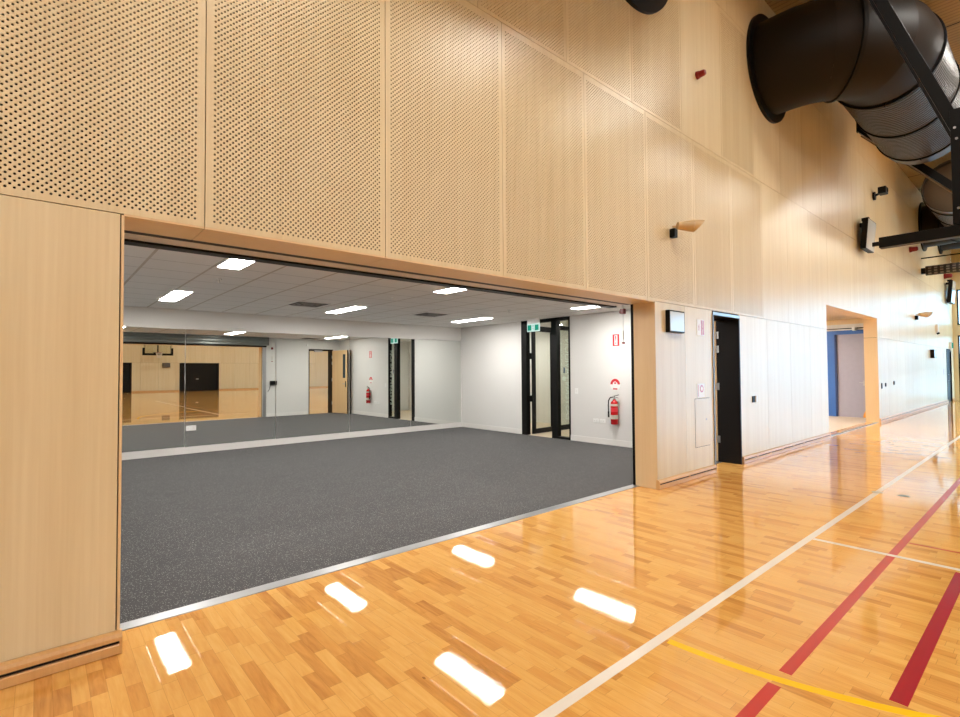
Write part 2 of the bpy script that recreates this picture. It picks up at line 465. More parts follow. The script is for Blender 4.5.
def baseboard(name, x0, x1, label=None):
    r = root_struct(name, (x0, 0, 0))
    MB().prism([(-.030, .004), (-.030, .046), (-.026, .050), (.015, .050), (.015, .004)], 'X', x0+.012, x1-.012).build('lower_rail', M['oak'], r)
    MB().prism([(-.030, .069), (-.030, .088), (-.022, .104), (-.006, .113), (.015, .113), (.015, .069)], 'X', x0, x1).build('top_rail', M['oak'], r)
    MB().box(x0+.01, x1-.01, -.012, .018, .004, .1).build('vent_slot', M['cavity'], r)
    sp = MB(); n = max(2, int((x1-x0)/.52))
    for k in range(1, n): sp.box(x0+(x1-x0)*k/n-.012, x0+(x1-x0)*k/n+.012, -.028, -.01, .049, .071)
    sp.build('spacer', M['oak'], r)
    MB().box(x0, x0+.012, -.030, .018, 0.001, .07).build('end_cap', M['oak'], r)
    MB().box(x1-.012, x1, -.030, .018, 0.001, .07).build('end_cap', M['oak'], r)
baseboard('baseboard_left', -4.5, JL+.02)
baseboard('baseboard_middle', JR-.004, DL)
baseboard('baseboard_right', DR+.03, OL+.02)
baseboard('baseboard_far', OR, FL)
baseboard('baseboard_end', FR, GR-.12)

# far gym wall (seen in the mirror)
fw = root_struct('wall_back', (0, GF, 0))
mb = MB(); rect_minus(mb, GL, GR, 0, GC, GF-.2, GF, [(2.2, 6.03, -1, S1), (9.25, 12.52, -1, S1)])
mb.box(GL, GR, GF-.3, GF-.2, 0, GC); mb.build('core', M['cavity'], fw)
mb = MB(); xs = [GL+1.2*i for i in range(int((GR-GL)/1.2)+1)]
def far_panel(x0, x1, z0, z1):
    m = MB(); n = rect_minus(m, x0+.003, x1-.003, z0+.003, z1-.003, GF, GF+.018, [(2.2, 6.03, -1, S1), (9.25, 12.52, -1, S1)])
    if n: m.build('timber_panel', M['maple'], fw, origin=(x0, GF, z0))
    else: m.bm.free()
for i in range(0, 34):
    a = GL+1.2*i; b = min(a+1.2, GR)
    if b-a > .05 and -1 < b and a < 20:
        far_panel(a, b, 0.1, S1); far_panel(a, b, S1, S2)
MB().box(GL, GR, GF, GF+.018, S2+.003, GC).build('upper_cladding', M['maple'], fw)
MB().box(21.003, GR, GF, GF+.018, .1, S2).box(GL, -1.803, GF, GF+.018, .1, S2).build('plain_cladding', M['maple'], fw)
def roller_door(n, x0, x1):
    d = root_struct('door_%d' % n, (x0, GF-.1, 0))
    m = MB()
    for k in range(12): m.box(x0, x1, GF-.14, GF-.10+.012*(k % 2), S1/12*k+.003, S1/12*(k+1)-.003)
    m.build('slats', M['blackdoor'], d)
    MB().box(x0, x0+.06, GF-.10, GF+.02, 0, S1).box(x1-.06, x1, GF-.10, GF+.02, 0, S1).box(x0, x1, GF-.10, GF+.02, S1-.06, S1).build('door_frame', M['blackdoor'], d)
    MB().box((x0+x1)/2-.1, (x0+x1)/2+.1, GF-.09, GF-.05, .95, .99).build('handle', M['steel'], d)
roller_door(4, 2.2, 6.03); roller_door(5, 9.25, 12.52)
struct(MB().box(6.03, 9.25, GF+.016, GF+.045, 0.001, .1).build('baseboard_back', M['oak']))
struct(MB().box(12.52, GR-.1, GF+.016, GF+.045, 0.001, .1).build('baseboard_back', M['oak']))

# end wall with big windows
ew = root_struct('wall_right', (GR, 0, 0))
NB, BW = 8, 2.5
WY0 = -.16
rect = MB().box(GR, GR+.2, GF, 0.0, 5.05, GC).box(GR, GR+.2, WY0, 0.36, 0, 5.05).box(GR, GR+.2, GF, WY0-NB*BW, 0, 5.05)
rect.build('cladding', M['maple'], ew)
MB().box(GR-.03, GR+.2, WY0-NB*BW, WY0, 2.95, 3.42).build('transom_cladding', M['maple'], ew)
def window(n, y1):
    w = root_struct('window_%d' % n, (GR, y1, 0)); y0 = y1-BW
    f = MB()
    for z0, z1 in ((0, 2.95), (3.42, 5.05)):
        f.box(GR+.03, GR+.13, y1-.05, y1, z0, z1).box(GR+.03, GR+.13, y0, y0+.05, z0, z1)
        f.box(GR+.03, GR+.13, y0, y1, z0, z0+.06).box(GR+.03, GR+.13, y0, y1, z1-.06, z1)
    f.build('window_frame', M['black'], w)
    MB().box(GR+.07, GR+.076, y0+.05, y1-.05, .06, 2.89).build('pane', M['winglass'], w)
    MB().box(GR+.07, GR+.076, y0+.05, y1-.05, 3.48, 4.99).build('pane', M['winglass'], w)
for i in range(NB): window(i+1, WY0-i*BW)
struct(MB().box(GR+.2, GR+60, GF-20, 20, -.3, -.02).build('ground', simple('pale_paving', (.50, .50, .48, 1), .8)))

nb = thing('sky_blocker', 'added unseen grey building standing outside the end windows', 'blocker', (41, 0, -.02))  # added unseen block that cuts the sky glare on the long wall
MB().box(38, 44, -7.5, 9, -.05, 6.6).build('blocker_body', simple('blocker_grey', (.74, .76, .78, 1), .8), nb)
MB().box(37.6, 44.4, -7.9, 9.4, 6.6, 6.8).build('blocker_cap', simple('blocker_cap_grey', (.25, .26, .27, 1), .6), nb)
for k in range(5): MB().box(37.94, 38.0, -6.4+3*k, -5.0+3*k, 1.0, 2.2).build('window', M['vision'], nb)  # dark panes on the added sky blocker

# ------------------------------------------------------------------ studio shell
plane_box('floor', M['rubber'], RLX, RX, .27, RM, -.12, 0.003)
plane_box('ceiling', M['tile'], RLX, RX, WT, RM, RH, RH+.05)
plane_box('wall_left', M['white'], RLX-.1, RLX, WT, RM+.1, 0, RH)
plane_box('wall_back', M['white'], RLX, RX+.12, RM, RM+.1, 0, RH)
GY0, GY1 = 3.49, 4.90     # glazed door opening in the studio's right wall
wr = MB().box(RX, RX+.12, WT, GY0, 0, RH).box(RX, RX+.12, GY1, RM, 0, RH)
struct(wr.build('wall_right', M['white']))
bb = root_struct('baseboard_studio', (RX, WT, 0))
MB().box(RX-.014, RX, WT, GY0-.0, .003, .115, .003).build('skirting', M['trimwhite'], bb)
MB().box(RX-.014, RX, GY1, RM-.02, .003, .115, .003).build('skirting', M['trimwhite'], bb)
MB().box(JR+.14, DL-.05, WT, WT+.014, .003, .115, .003).build('skirting', M['trimwhite'], bb)
MB().box(RLX, RX-.014, RM-.022, RM, .003, .125, .003).build('skirting', M['trimwhite'], bb)
t = MB().box(JL+.012, JR, .245, .345, -.002, .006, .0015)
struct(t.build('trim_threshold', M['alu']))
struct(MB().box(OL, OR, .02, .10, -.002, .006, .0015).build('trim_threshold', M['alu']))

# mirrors
edges = [.38, 1.98, 3.58, 5.18, 6.78, RX-.03]
mlab = ['tall frameless mirror panel nearest the timber jamb, reflecting the basketball backboard', 'frameless mirror panel reflecting the dark roller door, a power outlet near its foot',
        'frameless mirror panel reflecting plain wall and the open timber door', 'frameless mirror panel reflecting the fire extinguisher and black glazed door', 'frameless mirror panel meeting the white side wall in the corner']
for i in range(5):
    rz = math.radians((.50, .74, .70, .36, .12)[i])   # the panes are hung slightly out of true
    Rm = Matrix.Translation((edges[i+1], RM-.001, 0)) @ Matrix.Rotation(rz, 4, 'Z')
    MB().box(edges[i]+.002-edges[i+1], -.002, -.006, 0, .128, 2.243, .0012, Rm).build('mirror_panel', M['mirror'])
    o = COL.objects[-1]; tag(o, mlab[i], 'mirror', 'mirror panels along the studio wall')

# roller shutter above the opening
sh = thing('roller_shutter', 'rolled-up grey steel roller shutter over the wide studio opening', 'roller shutter', (3.0, .4, 2.27))
hood = MB()
prof = [(.345, 2.33), (.345, RH-.002), (.66, RH-.002), (.66, 2.52), (.668, 2.50), (.66, 2.48), (.66, 2.43), (.668, 2.41), (.66, 2.39), (.66, 2.33)]
hood.prism(prof, 'X', JL-.05, JR+.10).build('hood', M['shutter'], sh)
MB().box(JL+.03, JR-.03, .405, .555, 2.286, 2.306, .003).build('bottom_rail', M['railpaint'], sh)
MB().box(JL, JR+.02, .326, .404, 2.289, 2.325).box(JL, JR+.02, .557, .662, 2.272, 2.318).build('black_lip_and_slot', M['black'], sh)  # first bar fills the shutter slot, its black painting the slot's shade
for xg in (JL-.12, JR+.02):
    MB().box(xg, xg+.10, WT+.0005, WT+.018, .006, 2.30, .002).build('guide_rail', M['alu'], sh)
MB().box(JR-.006, JR+.010, .302, .334, .006, 2.296).build('black_edge_seal', M['black'], sh)
for z in (.35, .62, 1.25, 1.75):
    MB().box(JR+.105, JR+.13, WT+.0005, WT+.02, z, z+.04, .003).build('clip', M['steel'], sh)

# ------------------------------------------------------------------ door into the studio (open)
d1 = root_struct('door_1', (DL, 0, 0))
MB().box(DR-.03, DR, -.012, .338, 0, DT).build('door_lining', M['blackdoor'], d1)
MB().box(DL, DL+.03, -.012, .338, 0, DT).build('door_lining', M['blackdoor'], d1)
MB().box(DL, DR, -.012, .338, DT-.035, DT).box(DL+.03, DR-.03, .22, .28, DT-.06, DT-.03).build('door_head', M['blackdoor'], d1)
MB().box(DL-.004, DR+.004, -.016, -.008, DT-.03, DT+.012).build('head_strip', M['alu'], d1)
MB().box(DL-.006, DL+.004, -.016, -.008, .1, DT).build('frame_edge', M['alu'], d1)
hx, hy = DR-.035, .340
ang = math.radians(100)
LR = Matrix.Translation((hx, hy, 0)) @ Matrix.Rotation(-ang, 4, 'Z')
LWd = .845
def lbox(*b, bev=0): return MB().box(*b, bev=bev, rot=LR)
leaf = lbox(-LWd, 0, 0, .042, .01, DT-.04, bev=.002).build('door_leaf', wood_sheet('maple_door', srgb(208, 172, 122), srgb(228, 194, 148)), d1)
lbox(-LWd+.10, -LWd+.24, -.003, .045, 1.25, 2.08).build('vision_panel', M['vision'], leaf)
for yy in (-.012, .054):
    lbox(-LWd+.05, -LWd+.09, yy-.006, yy+.006, .93, 1.14, bev=.004).build('handle_plate', M['black'], leaf)
    lbox(-LWd+.055, -LWd+.19, yy+(-.045 if yy < 0 else .03), yy+(-.03 if yy < 0 else .045), 1.03, 1.055, bev=.006).build('lever', M['steel'], leaf)
lbox(-LWd-.003, -LWd+.0, 0, .042, .01, DT-.04).build('edge_strip', M['black'], leaf)
for z in (.30, 1.13, 1.72, 1.94):
    MB().box(DR-.034, DR-.026, .300, .338, z, z+.11).tube((DR-.036, .340, z), (DR-.036, .340, z+.11), .010).build('hinge', M['steel'], d1)
# two leaf closer on the head
MB().box(DL+.2, DL+.5, .31, .36, DT-.10, DT-.04, .006).build('door_closer', M['steel'], d1)

# glazed door in the studio's right wall
d2 = root_struct('door_2', (RX, GY1, 0))
def fr(y0, y1, z0, z1, x0=RX-.012, x1=RX+.11): return (x0, x1, y0, y1, z0, z1)
MB().box(*fr(4.745, GY1, 0, RH)).box(*fr(3.845, 4.0, 0, RH)).box(*fr(GY0, 3.525, 0, RH)).box(*fr(GY0, GY1, 2.52, RH)).box(*fr(GY0, 3.9, 0, .05)).build('door_frame', M['black'], d2)
MB().box(RX+.04, RX+.048, 3.525, 3.845, .05, 2.52).build('side_light', M['glass'], d2)
R2 = Matrix.Translation((RX+.10, 4.69, 0)) @ Matrix.Rotation(math.radians(4), 4, 'Z')
LL = .80
st = MB()
st.box(0, .10, -.045, 0, .02, 2.48, rot=R2).box(LL-.10, LL, -.045, 0, .02, 2.48, rot=R2).box(0, LL, -.045, 0, .02, .13, rot=R2).box(0, LL, -.045, 0, 2.36, 2.48, rot=R2)
lf = st.build('leaf_frame', M['black'], d2)
MB().box(.10, LL-.10, -.026, -.018, .13, 2.36, rot=R2).build('leaf_glass', M['glass'], lf)
MB().tube(R2 @ Vector((LL-.06, -.09, .95)), R2 @ Vector((LL-.06, -.09, 1.2)), .012).tube(R2 @ Vector((LL-.06, -.09, 1.18)), R2 @ Vector((LL-.06, -.02, 1.18)), .008).tube(R2 @ Vector((LL-.06, -.09, .97)), R2 @ Vector((LL-.06, -.02, .97)), .008).build('pull_handle', M['steel'], lf)
for z in (.75, 1.72): MB().box(RX+.06, RX+.14, 4.69, 4.75, z, z+.14, .004).build('hinge', M['black'], d2)
text_mesh('sign_lettering', 'EASTERN PAVILION', .20, M['frost'], face_pX(RX+.0495, 3.60, 1.27, PI/2) @ Matrix.Scale(.98, 4), d2)
text_mesh('small_lettering', 'RECREATION CENTRE ENTRY', .07, M['frost'], face_pX(RX+.0495, 3.775, 1.85, PI/2), d2)
MB().tube((RX+.0485, 3.70, 1.28), (RX+.0505, 3.70, 1.28), .05, n=24).build('logo_disc', M['frost'], d2)
MB().box(RX+.0485, RX+.0505, 3.675, 3.715, 1.40, 1.52).build('logo_bar', simple('navy_vinyl', (.05, .10, .2, 1), .5), d2)

# corridor behind the glazed door
CX = RX+.12
plane_box('floor', M['cream'], CX-.12, CX+2.2, 1.0, 8.6, -.12, 0)
plane_box('ceiling', M['white'], CX, CX+2.2, 1.0, 8.6, RH, RH+.05)
plane_box('wall_corridor', M['white'], CX+2.2, CX+2.3, 1.0, 8.6, 0, RH)
plane_box('wall_corridor', M['white'], CX, CX+2.2, 8.5, 8.6, 0, RH)
plane_box('wall_corridor', M['white'], CX, CX+2.2, 1.0, 1.1, 0, RH)
plane_box('wall_corridor', M['white'], CX-.12, CX, RM, 8.6, 0, RH)
gs = root_struct('window_20', (CX+.9, 4.85, 0))
MB().box(CX+.95, CX+2.2, 4.80, 4.86, 0.001, .12).box(CX+.95, CX+2.2, 4.80, 4.86, 2.45, 2.55).box(CX+2.12, CX+2.2, 4.80, 4.86, .12, 2.45).build('window_frame', M['black'], gs)
MB().box(CX+.95, CX+2.12, 4.826, 4.834, .12, 2.45).build('pane', M['glass'], gs)
cl = thing('ceiling_light', 'white light panel in the corridor ceiling behind the glazed door', 'ceiling light', (CX+1.1, 3.4, RH))
MB().box(CX+.95, CX+1.25, 2.8, 4.0, RH-.012, RH).build('frame', M['plastic'], cl)
MB().box(CX+.97, CX+1.23, 2.82, 3.98, RH-.016, RH-.010).build('diffuser', emission('corridor_glow', (1, .96, .88, 1), 38), cl)
cl2 = copy_tree(cl, (CX+1.1, 6.6, RH), 'white light panel deep in the corridor beyond the glazed door leaf')

# lobby behind the second opening
plane_box('floor', M['cream'], OL-.6, 19.2, .06, 6.1, -.12, -.001)
plane_box('ceiling', M['maple_lining'], OL-.6, 19.2, .29, 6.1, 2.95, 3.0)
plane_box('wall_lobby', M['white'], OL-.7, OL-.6, .29, 6.1, 0, 2.95)
plane_box('wall_lobby', M['white'], OL-.6, 19.2, 6.0, 6.1, 0, 2.95)
lw = root_struct('wall_lobby', (18.5, .36, 0))
MB().box(18.5, 18.6, .29, 1.28, -.01, 2.50).build('grey_panel', M['greydoor'], lw)
MB().box(18.46, 18.6, 1.33, 6.0, -.01, 2.62).box(18.46, 18.6, .29, 1.33, 2.50, 2.62).build('blue_wall', M['blue'], lw)
MB().box(18.45, 18.6, 1.28, 1.33, -.01, 2.50).build('blue_shadow_edge', M['blueshade'], lw)  # projecting edge strip; its darker blue is a painted shadow line
MB().box(18.46, 18.6, .29, 6.0, 2.62, 2.66).box(18.42, 18.6, .29, 6.0, 2.69, 2.80).build('white_bulkhead', M['white'], lw)
MB().box(18.5, 18.6, .29, 6.0, 2.66, 2.69).build('dark_reveal', M['black'], lw)
MB().box(18.40, 18.6, .29, 6.0, 2.80, 2.95).build('timber_bulkhead', M['maple_lining'], lw)
oc = [(.30, 0.0)]+[(.30+.36*math.cos(a*PI/2/16), .0+.36*math.sin(a*PI/2/16)) for a in range(17)]
MB().prism(oc, 'X', 18.494, 18.4995).build('orange_graphic', M['orange'], lw)
MB().box(18.47, 18.5, .60, .64, .95, 1.10, .004).tube((18.44, .62, 1.04), (18.44, .72, 1.04), .011).tube((18.44, .62, 1.04), (18.5, .62, 1.04), .009).build('lever_handle', M['steel'], lw)
dl = thing('wall_downlight', 'small white round light on the blue lobby beam', 'downlight', (18.46, .80, 2.6))
MB().lathe([(.0, 2.60), (.05, 2.60), (.06, 2.63), (.06, 2.70), (.0, 2.70)], (18.38, .80, 0)).box(18.38, 18.46, .78, .82, 2.66, 2.70).build('housing', M['plastic'], dl, True)
MB().tube((18.38, .80, 2.594), (18.38, .80, 2.602), .04).build('lens', M['exitwhite'], dl)
for i, (xx, yy) in enumerate(((14.0, 2.0), (16.6, 2.6), (14.5, 4.5), (17.2, 4.6))):
    c2 = thing('ceiling_light', ['light panel over the lobby floor just inside', 'light panel over the middle of the lobby', 'light panel at the back of the lobby', 'light panel by the blue lobby wall'][i], 'ceiling light', (xx, yy, 2.95))
    MB().box(xx-.3, xx+.3, yy-.3, yy+.3, 2.938, 2.95).build('frame', M['plastic'], c2)
    MB().box(xx-.28, xx+.28, yy-.28, yy+.28, 2.932, 2.94).build('diffuser', M['downface'], c2)

# far black door on the long wall
d3 = root_struct('door_3', (FL, 0, 0))
MB().box(FL, FL+.05, -.012, .1, 0, FT).box(FR-.05, FR, -.012, .1, 0, FT).box(FL, FR, -.012, .1, FT-.05, FT).build('door_frame', M['blackdoor'], d3)
MB().box(FL+.05, (FL+FR)/2-.002, .03, .08, .01, FT-.05).build('door_leaf', M['blackdoor'], d3)
MB().box((FL+FR)/2+.002, FR-.05, .03, .08, .01, FT-.05).build('door_leaf', M['blackdoor'], d3)
MB().tube((30.0, -.02, .9), (30.0, -.02, 1.2), .012).tube((30.0, -.02, .92), (30.0, .03, .92), .01).tube((30.0, -.02, 1.18), (30.0, .03, 1.18), .01).build('pull_handle', M['steel'], d3)

# ------------------------------------------------------------------ studio fittings
lights = [(1.535, 2.05, 'bright LED troffer nearest the timber jamb, by the shutter opening'), (4.33, 2.0, 'bright LED troffer half hidden behind the middle of the shutter rail'),
          (7.40, 2.0, 'bright LED troffer grazing the shutter rail near the red pull cord'), (1.50, 5.30, 'LED troffer above the mirrors, left one of the rear row'),
          (4.20, 5.30, 'LED troffer in the middle of the rear row above the mirrors'), (7.20, 5.30, 'LED troffer of the rear row close to the glazed door')]
for i, (x, y, lab) in enumerate(lights):
    if i == 0:
        L0 = r = thing('ceiling_light', lab, 'ceiling light', (x, y, RH), 'LED troffers in the studio ceiling')
        MB().box(x-.132, x+.132, y-.60, y+.60, RH-.012, RH+.002, .002).build('frame', M['plastic'], r)
        MB().box(x-.107, x+.107, y-.585, y+.585, RH-.015, RH-.011).build('diffuser', M['lightface'], r)
    else: copy_tree(L0, (x, y, RH), lab)
def vent(x, y, lab):
    r = thing('ceiling_vent', lab, 'vent', (x, y, RH), 'air diffusers in the studio ceiling')
    MB().box(x-.28, x+.28, y-.26, y+.26, RH-.010, RH+.001, .002).build('frame', M['trimwhite'], r)
    MB().box(x-.25, x+.25, y-.23, y+.23, RH-.0125, RH-.009).build('opening', M['cavity'], r)
    for k in range(3):
        a = .21-.07*k; b = .19-.07*k
        m = MB()
        for s in (-1, 1):
            m.box(x-a, x+a, y+s*b-.014, y+s*b+.014, RH-.022, RH-.012, .002); m.box(x+s*a-.014, x+s*a+.014, y-b, y+b, RH-.022, RH-.012, .002)
        m.build('louvre', simple('grey_louvre', (.30, .29, .28, 1), .5) if 'louv' not in M else M['louv'], r)
    return r
M['louv'] = simple('grey_louvre', (.22, .21, .20, 1), .5)
v0 = vent(3.38, 4.98, 'square grey air diffuser between the left and middle rear troffers')
copy_tree(v0, (5.88, 4.98, RH), 'square grey air diffuser between the middle and last rear troffers')
copy_tree(v0, (7.0, 1.0, RH), 'air diffuser by the front wall, seen in the mirror')
for i, (x, y, lab) in enumerate(((1.64, 3.46, 'tiny sprinkler head in the ceiling beside the nearest troffer'), (4.1, 3.5, 'tiny sprinkler head in the middle of the tiled ceiling'), (6.63, 3.52, 'tiny sprinkler head in the ceiling near the glazed door'))):
    if i == 0:
        s0 = r = thing('sprinkler', lab, 'sprinkler', (x, y, RH), 'ceiling sprinklers')
        MB().tube((x, y, RH-.008), (x, y, RH), .035).build('rose', M['plastic'], r)
        MB().tube((x, y, RH-.045), (x, y, RH-.008), .008).tube((x, y, RH-.048), (x, y, RH-.044), .020).build('head', M['plastic'], r)
    else: copy_tree(s0, (x, y, RH), lab)

# exit sign hung in front of the glazed door
ex, ey, ez = 8.10, 4.27, 2.40
es = thing('exit_sign', 'green and white running-man exit sign hanging before the glazed door', 'exit sign', (ex, ey, ez))
MB().box(ex-.02, ex+.02, ey-.17, ey+.17, 2.475, RH, .004).build('mount_box', M['plastic'], es)
MB().box(ex-.012, ex+.012, ey-.18, ey+.18, 2.305, 2.475, .003).build('sign_panel', M['exitwhite'], es)
for s in (-1, 1):
    for yc in (-.105, .105): MB().box(ex+s*.0125, ex+s*.0135, ey+yc-.055, ey+yc+.055, 2.33, 2.45).build('green_block', M['exitgreen'], es)
    fx = ex+s*.0128; g = MB()   # running figure between the blocks
    g.sphere((fx, ey, 2.435), .012, (.15, 1, 1), 10)
    for p, q in (((ey, 2.42), (ey+.004, 2.385)), ((ey+.004, 2.385), (ey-.022, 2.365)), ((ey-.022, 2.365), (ey-.026, 2.335)), ((ey+.004, 2.385), (ey+.022, 2.36)), ((ey+.022, 2.36), (ey+.04, 2.355)), ((ey, 2.415), (ey-.024, 2.40)), ((ey, 2.415), (ey+.022, 2.405))):
        g.beam((fx, *p), (fx, *q), .0012, .008, (1, 0, 0), 0)
    g.build('running_figure', M['exitgreen'], es)

# fire extinguisher and its signs
fx, fy = RX-.085, 2.37
fe = thing('fire_extinguisher', 'red fire extinguisher with black hose hung on the white studio wall', 'fire extinguisher', (fx, fy, .45))
MB().lathe([(.0, .42), (.062, .42), (.07, .432), (.07, .80), (.062, .845), (.035, .875), (.024, .885), (.024, .90), (.0, .90)], (fx, fy, 0)).build('cylinder', M['red'], fe, True)
MB().lathe([(.0711, .66), (.0711, .745)], (fx, fy, 0)).build('label_band', M['redsign'], fe, True)
pale = simple('pale_label', (.55, .52, .42, 1), .5)
for zz in ((.77, .81), (.525, .60)): MB().lathe([(.0713, zz[0]), (.0713, zz[1])], (fx, fy, 0)).build('paper_label', pale, fe, True)
MB().tube((fx, fy, .90), (fx, fy, .94), .018).box(fx-.02, fx+.02, fy-.015, fy+.015, .93, .955, .004).build('valve', M['steel'], fe)
MB().beam((fx, fy+.01, .955), (fx, fy-.10, .985), .02, .01).beam((fx, fy+.01, .945), (fx, fy-.09, .925), .02, .008).build('squeeze_handle', M['black'], fe)
MB().path([(fx, fy+.02, .94), (fx-.01, fy+.08, .93), (fx-.02, fy+.115, .87), (fx-.02, fy+.12, .78), (fx-.02, fy+.118, .66)], .011).tube((fx-.02, fy+.118, .66), (fx-.02, fy+.116, .55), .016).build('hose', M['black'], fe, True)
MB().box(RX-.02, RX-.001, fy-.03, fy+.03, .60, .86).build('wall_bracket', M['steel'], fe)
def plate_mX(name, lab, cat, y, z, w, h, mat, x=RX):
    r = thing(name, lab, cat, (x, y, z)); MB().box(x-.004, x-.0003, y-w/2, y+w/2, z-h/2, z+h/2, .001).build('plate', mat, r); return r
s = plate_mX('fire_sign', 'red sign with a white exclamation mark high on the white wall', 'sign', 2.37, 2.03, .145, .225, M['redsign'])
MB().box(RX-.0052, RX-.0042, 2.37-.034, 2.37+.034, 1.935, 2.125).build('white_ground', M['plastic'], s)
text_mesh('exclamation_mark', '!', .22, M['redsign'], face_mX(RX-.006, 2.37, 2.03), s)
s = thing('extinguisher_sign', 'round red and white extinguisher sign just above the red extinguisher', 'sign', (RX, 2.40, 1.18))
MB().tube((RX-.004, 2.40, 1.18), (RX-.0003, 2.40, 1.18), .115, n=40).build('disc', M['plastic'], s)
arc = [(2.40+.108*math.cos(a), 1.18+.108*math.sin(a)) for a in [PI*k/20 for k in range(21)]]+[(2.40+.055*math.cos(a), 1.18+.055*math.sin(a)) for a in [PI*(20-k)/20 for k in range(21)]]
MB().prism(arc, 'X', RX-.0055, RX-.0042).box(RX-.0055, RX-.0042, 2.40-.05, 2.40+.05, 1.18-.10, 1.18-.075).box(RX-.0055, RX-.0042, 2.40-.02, 2.40+.02, 1.19, 1.22).build('red_print', M['redsign'], s)
def switch_mX(x, y, z, lab, name, w, h, rockers):
    r = thing(name, lab, 'switch' if 'switch' in name else 'power outlet', (x, y, z))
    MB().box(x-.010, x-.0005, y-w/2, y+w/2, z-h/2, z+h/2, .003).build('cover_plate', M['plastic'], r)
    for dy in rockers: MB().box(x-.014, x-.009, y+dy-.008, y+dy+.008, z-.014, z+.014, .002).build('rocker', simple('warm_white', (.66, .65, .62, 1), .35), r)
    return r
switch_mX(RX, 3.33, 1.03, 'white light switch on the wall beside the glazed door', 'light_switch', .075, .115, (0,))
switch_mX(RX, 2.86, .455, 'white double power outlet low on the wall, next to the glazed door', 'power_outlet', .125, .075, (-.03, .03))
switch_mX(RX, 2.70, .455, 'white double power outlet low on the wall, nearer the extinguisher', 'power_outlet', .125, .075, (-.03, .03))
r = thing('power_outlet', 'white power outlet near the foot of the mirror wall', 'power outlet', (2.08, RM, .46))
MB().box(2.0, 2.16, RM-.042, RM-.022, .415, .505, .003).build('cover_plate', M['plastic'], r)
for dx in (-.04, .04): MB().box(2.08+dx-.012, 2.08+dx+.012, RM-.046, RM-.041, .445, .475, .002).build('rocker', M['trimwhite'], r)
# red pull cord of the shutter, and its control box on the front wall
r = thing('shutter_pull_cord', 'dark red cord switch with a long thin cord beside the shutter end', 'pull cord', (5.90, .593, 2.2))
cx, cy = 5.90, .593
MB().box(cx-.026, cx+.026, cy-.03, cy+.03, 2.205, 2.275, .008).sphere((cx, cy+.03, 2.235), .026).build('switch_head', M['darkred'], r)
MB().tube((cx, cy, 1.83), (cx, cy, 2.21), .0026, n=8).build('cord', M['steel'], r)
MB().tube((cx, cy, 1.86), (cx, cy, 1.98), .008, n=12).build('grip', simple('beige_grip', (.45, .40, .33, 1), .5), r)
MB().box(cx-.024, cx+.024, cy-.01, cy+.01, 1.805, 1.825, .002).build('end_stop', M['darkred'], r)
MB().tube((cx, cy, 2.27), (cx, cy, RH), .010).build('hanger', M['trimwhite'], r)
r = thing('shutter_control_box', 'black shutter control box on the front wall, seen in the mirror', 'control box', (5.95, WT, 1.1))
MB().box(5.92, 6.10, WT, WT+.09, 1.04, 1.18, .006).build('case', M['black'], r)
MB().path([(5.93, WT+.03, 1.04), (5.91, WT+.03, .93), (5.88, WT+.03, .86), (5.85, WT+.02, .83)], .007).build('cable', M['black'], r, True)
r = thing('emergency_light', 'small emergency light on the front wall over the timber door', 'emergency light', (7.17, WT, 2.4))

MB().box(7.14, 7.20, WT, WT+.03, 2.36, 2.44, .004).build('case', M['plastic'], r)

# ------------------------------------------------------------------ things on the long timber wall
def display(x, z, w, h, lab, dep=.08, tilt=0, name='wall_display', ztilt=0):
    r = thing(name, lab, 'display', (x, 0, z))
    R = Matrix.Translation((x, -dep*.5-(.10 if tilt else 0), z)) @ Matrix.Rotation(ztilt, 4, 'Z') @ Matrix.Rotation(tilt, 4, 'X')
    MB().box(-w/2, w/2, -dep/2, dep/2, -h/2, h/2, .006, R).build('case', M['black'], r)
    MB().box(-w/2+.018, w/2-.018, -dep/2-.003, -dep/2+.001, -h/2+.018, h/2-.018, 0, R).build('screen', M['glassblue'], r)
    if tilt:
        for zb in (z+h/2-.12, z-h/2+.1): MB().box(x-.06, x+.06, -.12, -.001, zb, zb+.09, .004).build('bracket', M['black'], r)
        MB().box(x-.1, x+.02, -.2, -.05, z+h/2+.005, z+h/2+.08, .004).build('top_sensor', M['black'], r)
    return r
display(6.12, 2.063, .39, .28, 'square black-edged pale display on the white pillar beside the opening', .055)
display(25.6, 2.0, .5, .32, 'small black-edged pale display far along the white wall', .12)
display(15.55, 4.76, .80, .74, 'large black-cased pale scoreboard tilted on the upper timber wall', .12, math.radians(5), 'scoreboard')
display(29.9, 4.75, 1.0, .95, 'small-looking black scoreboard above the far black door', .14, math.radians(5), 'scoreboard')

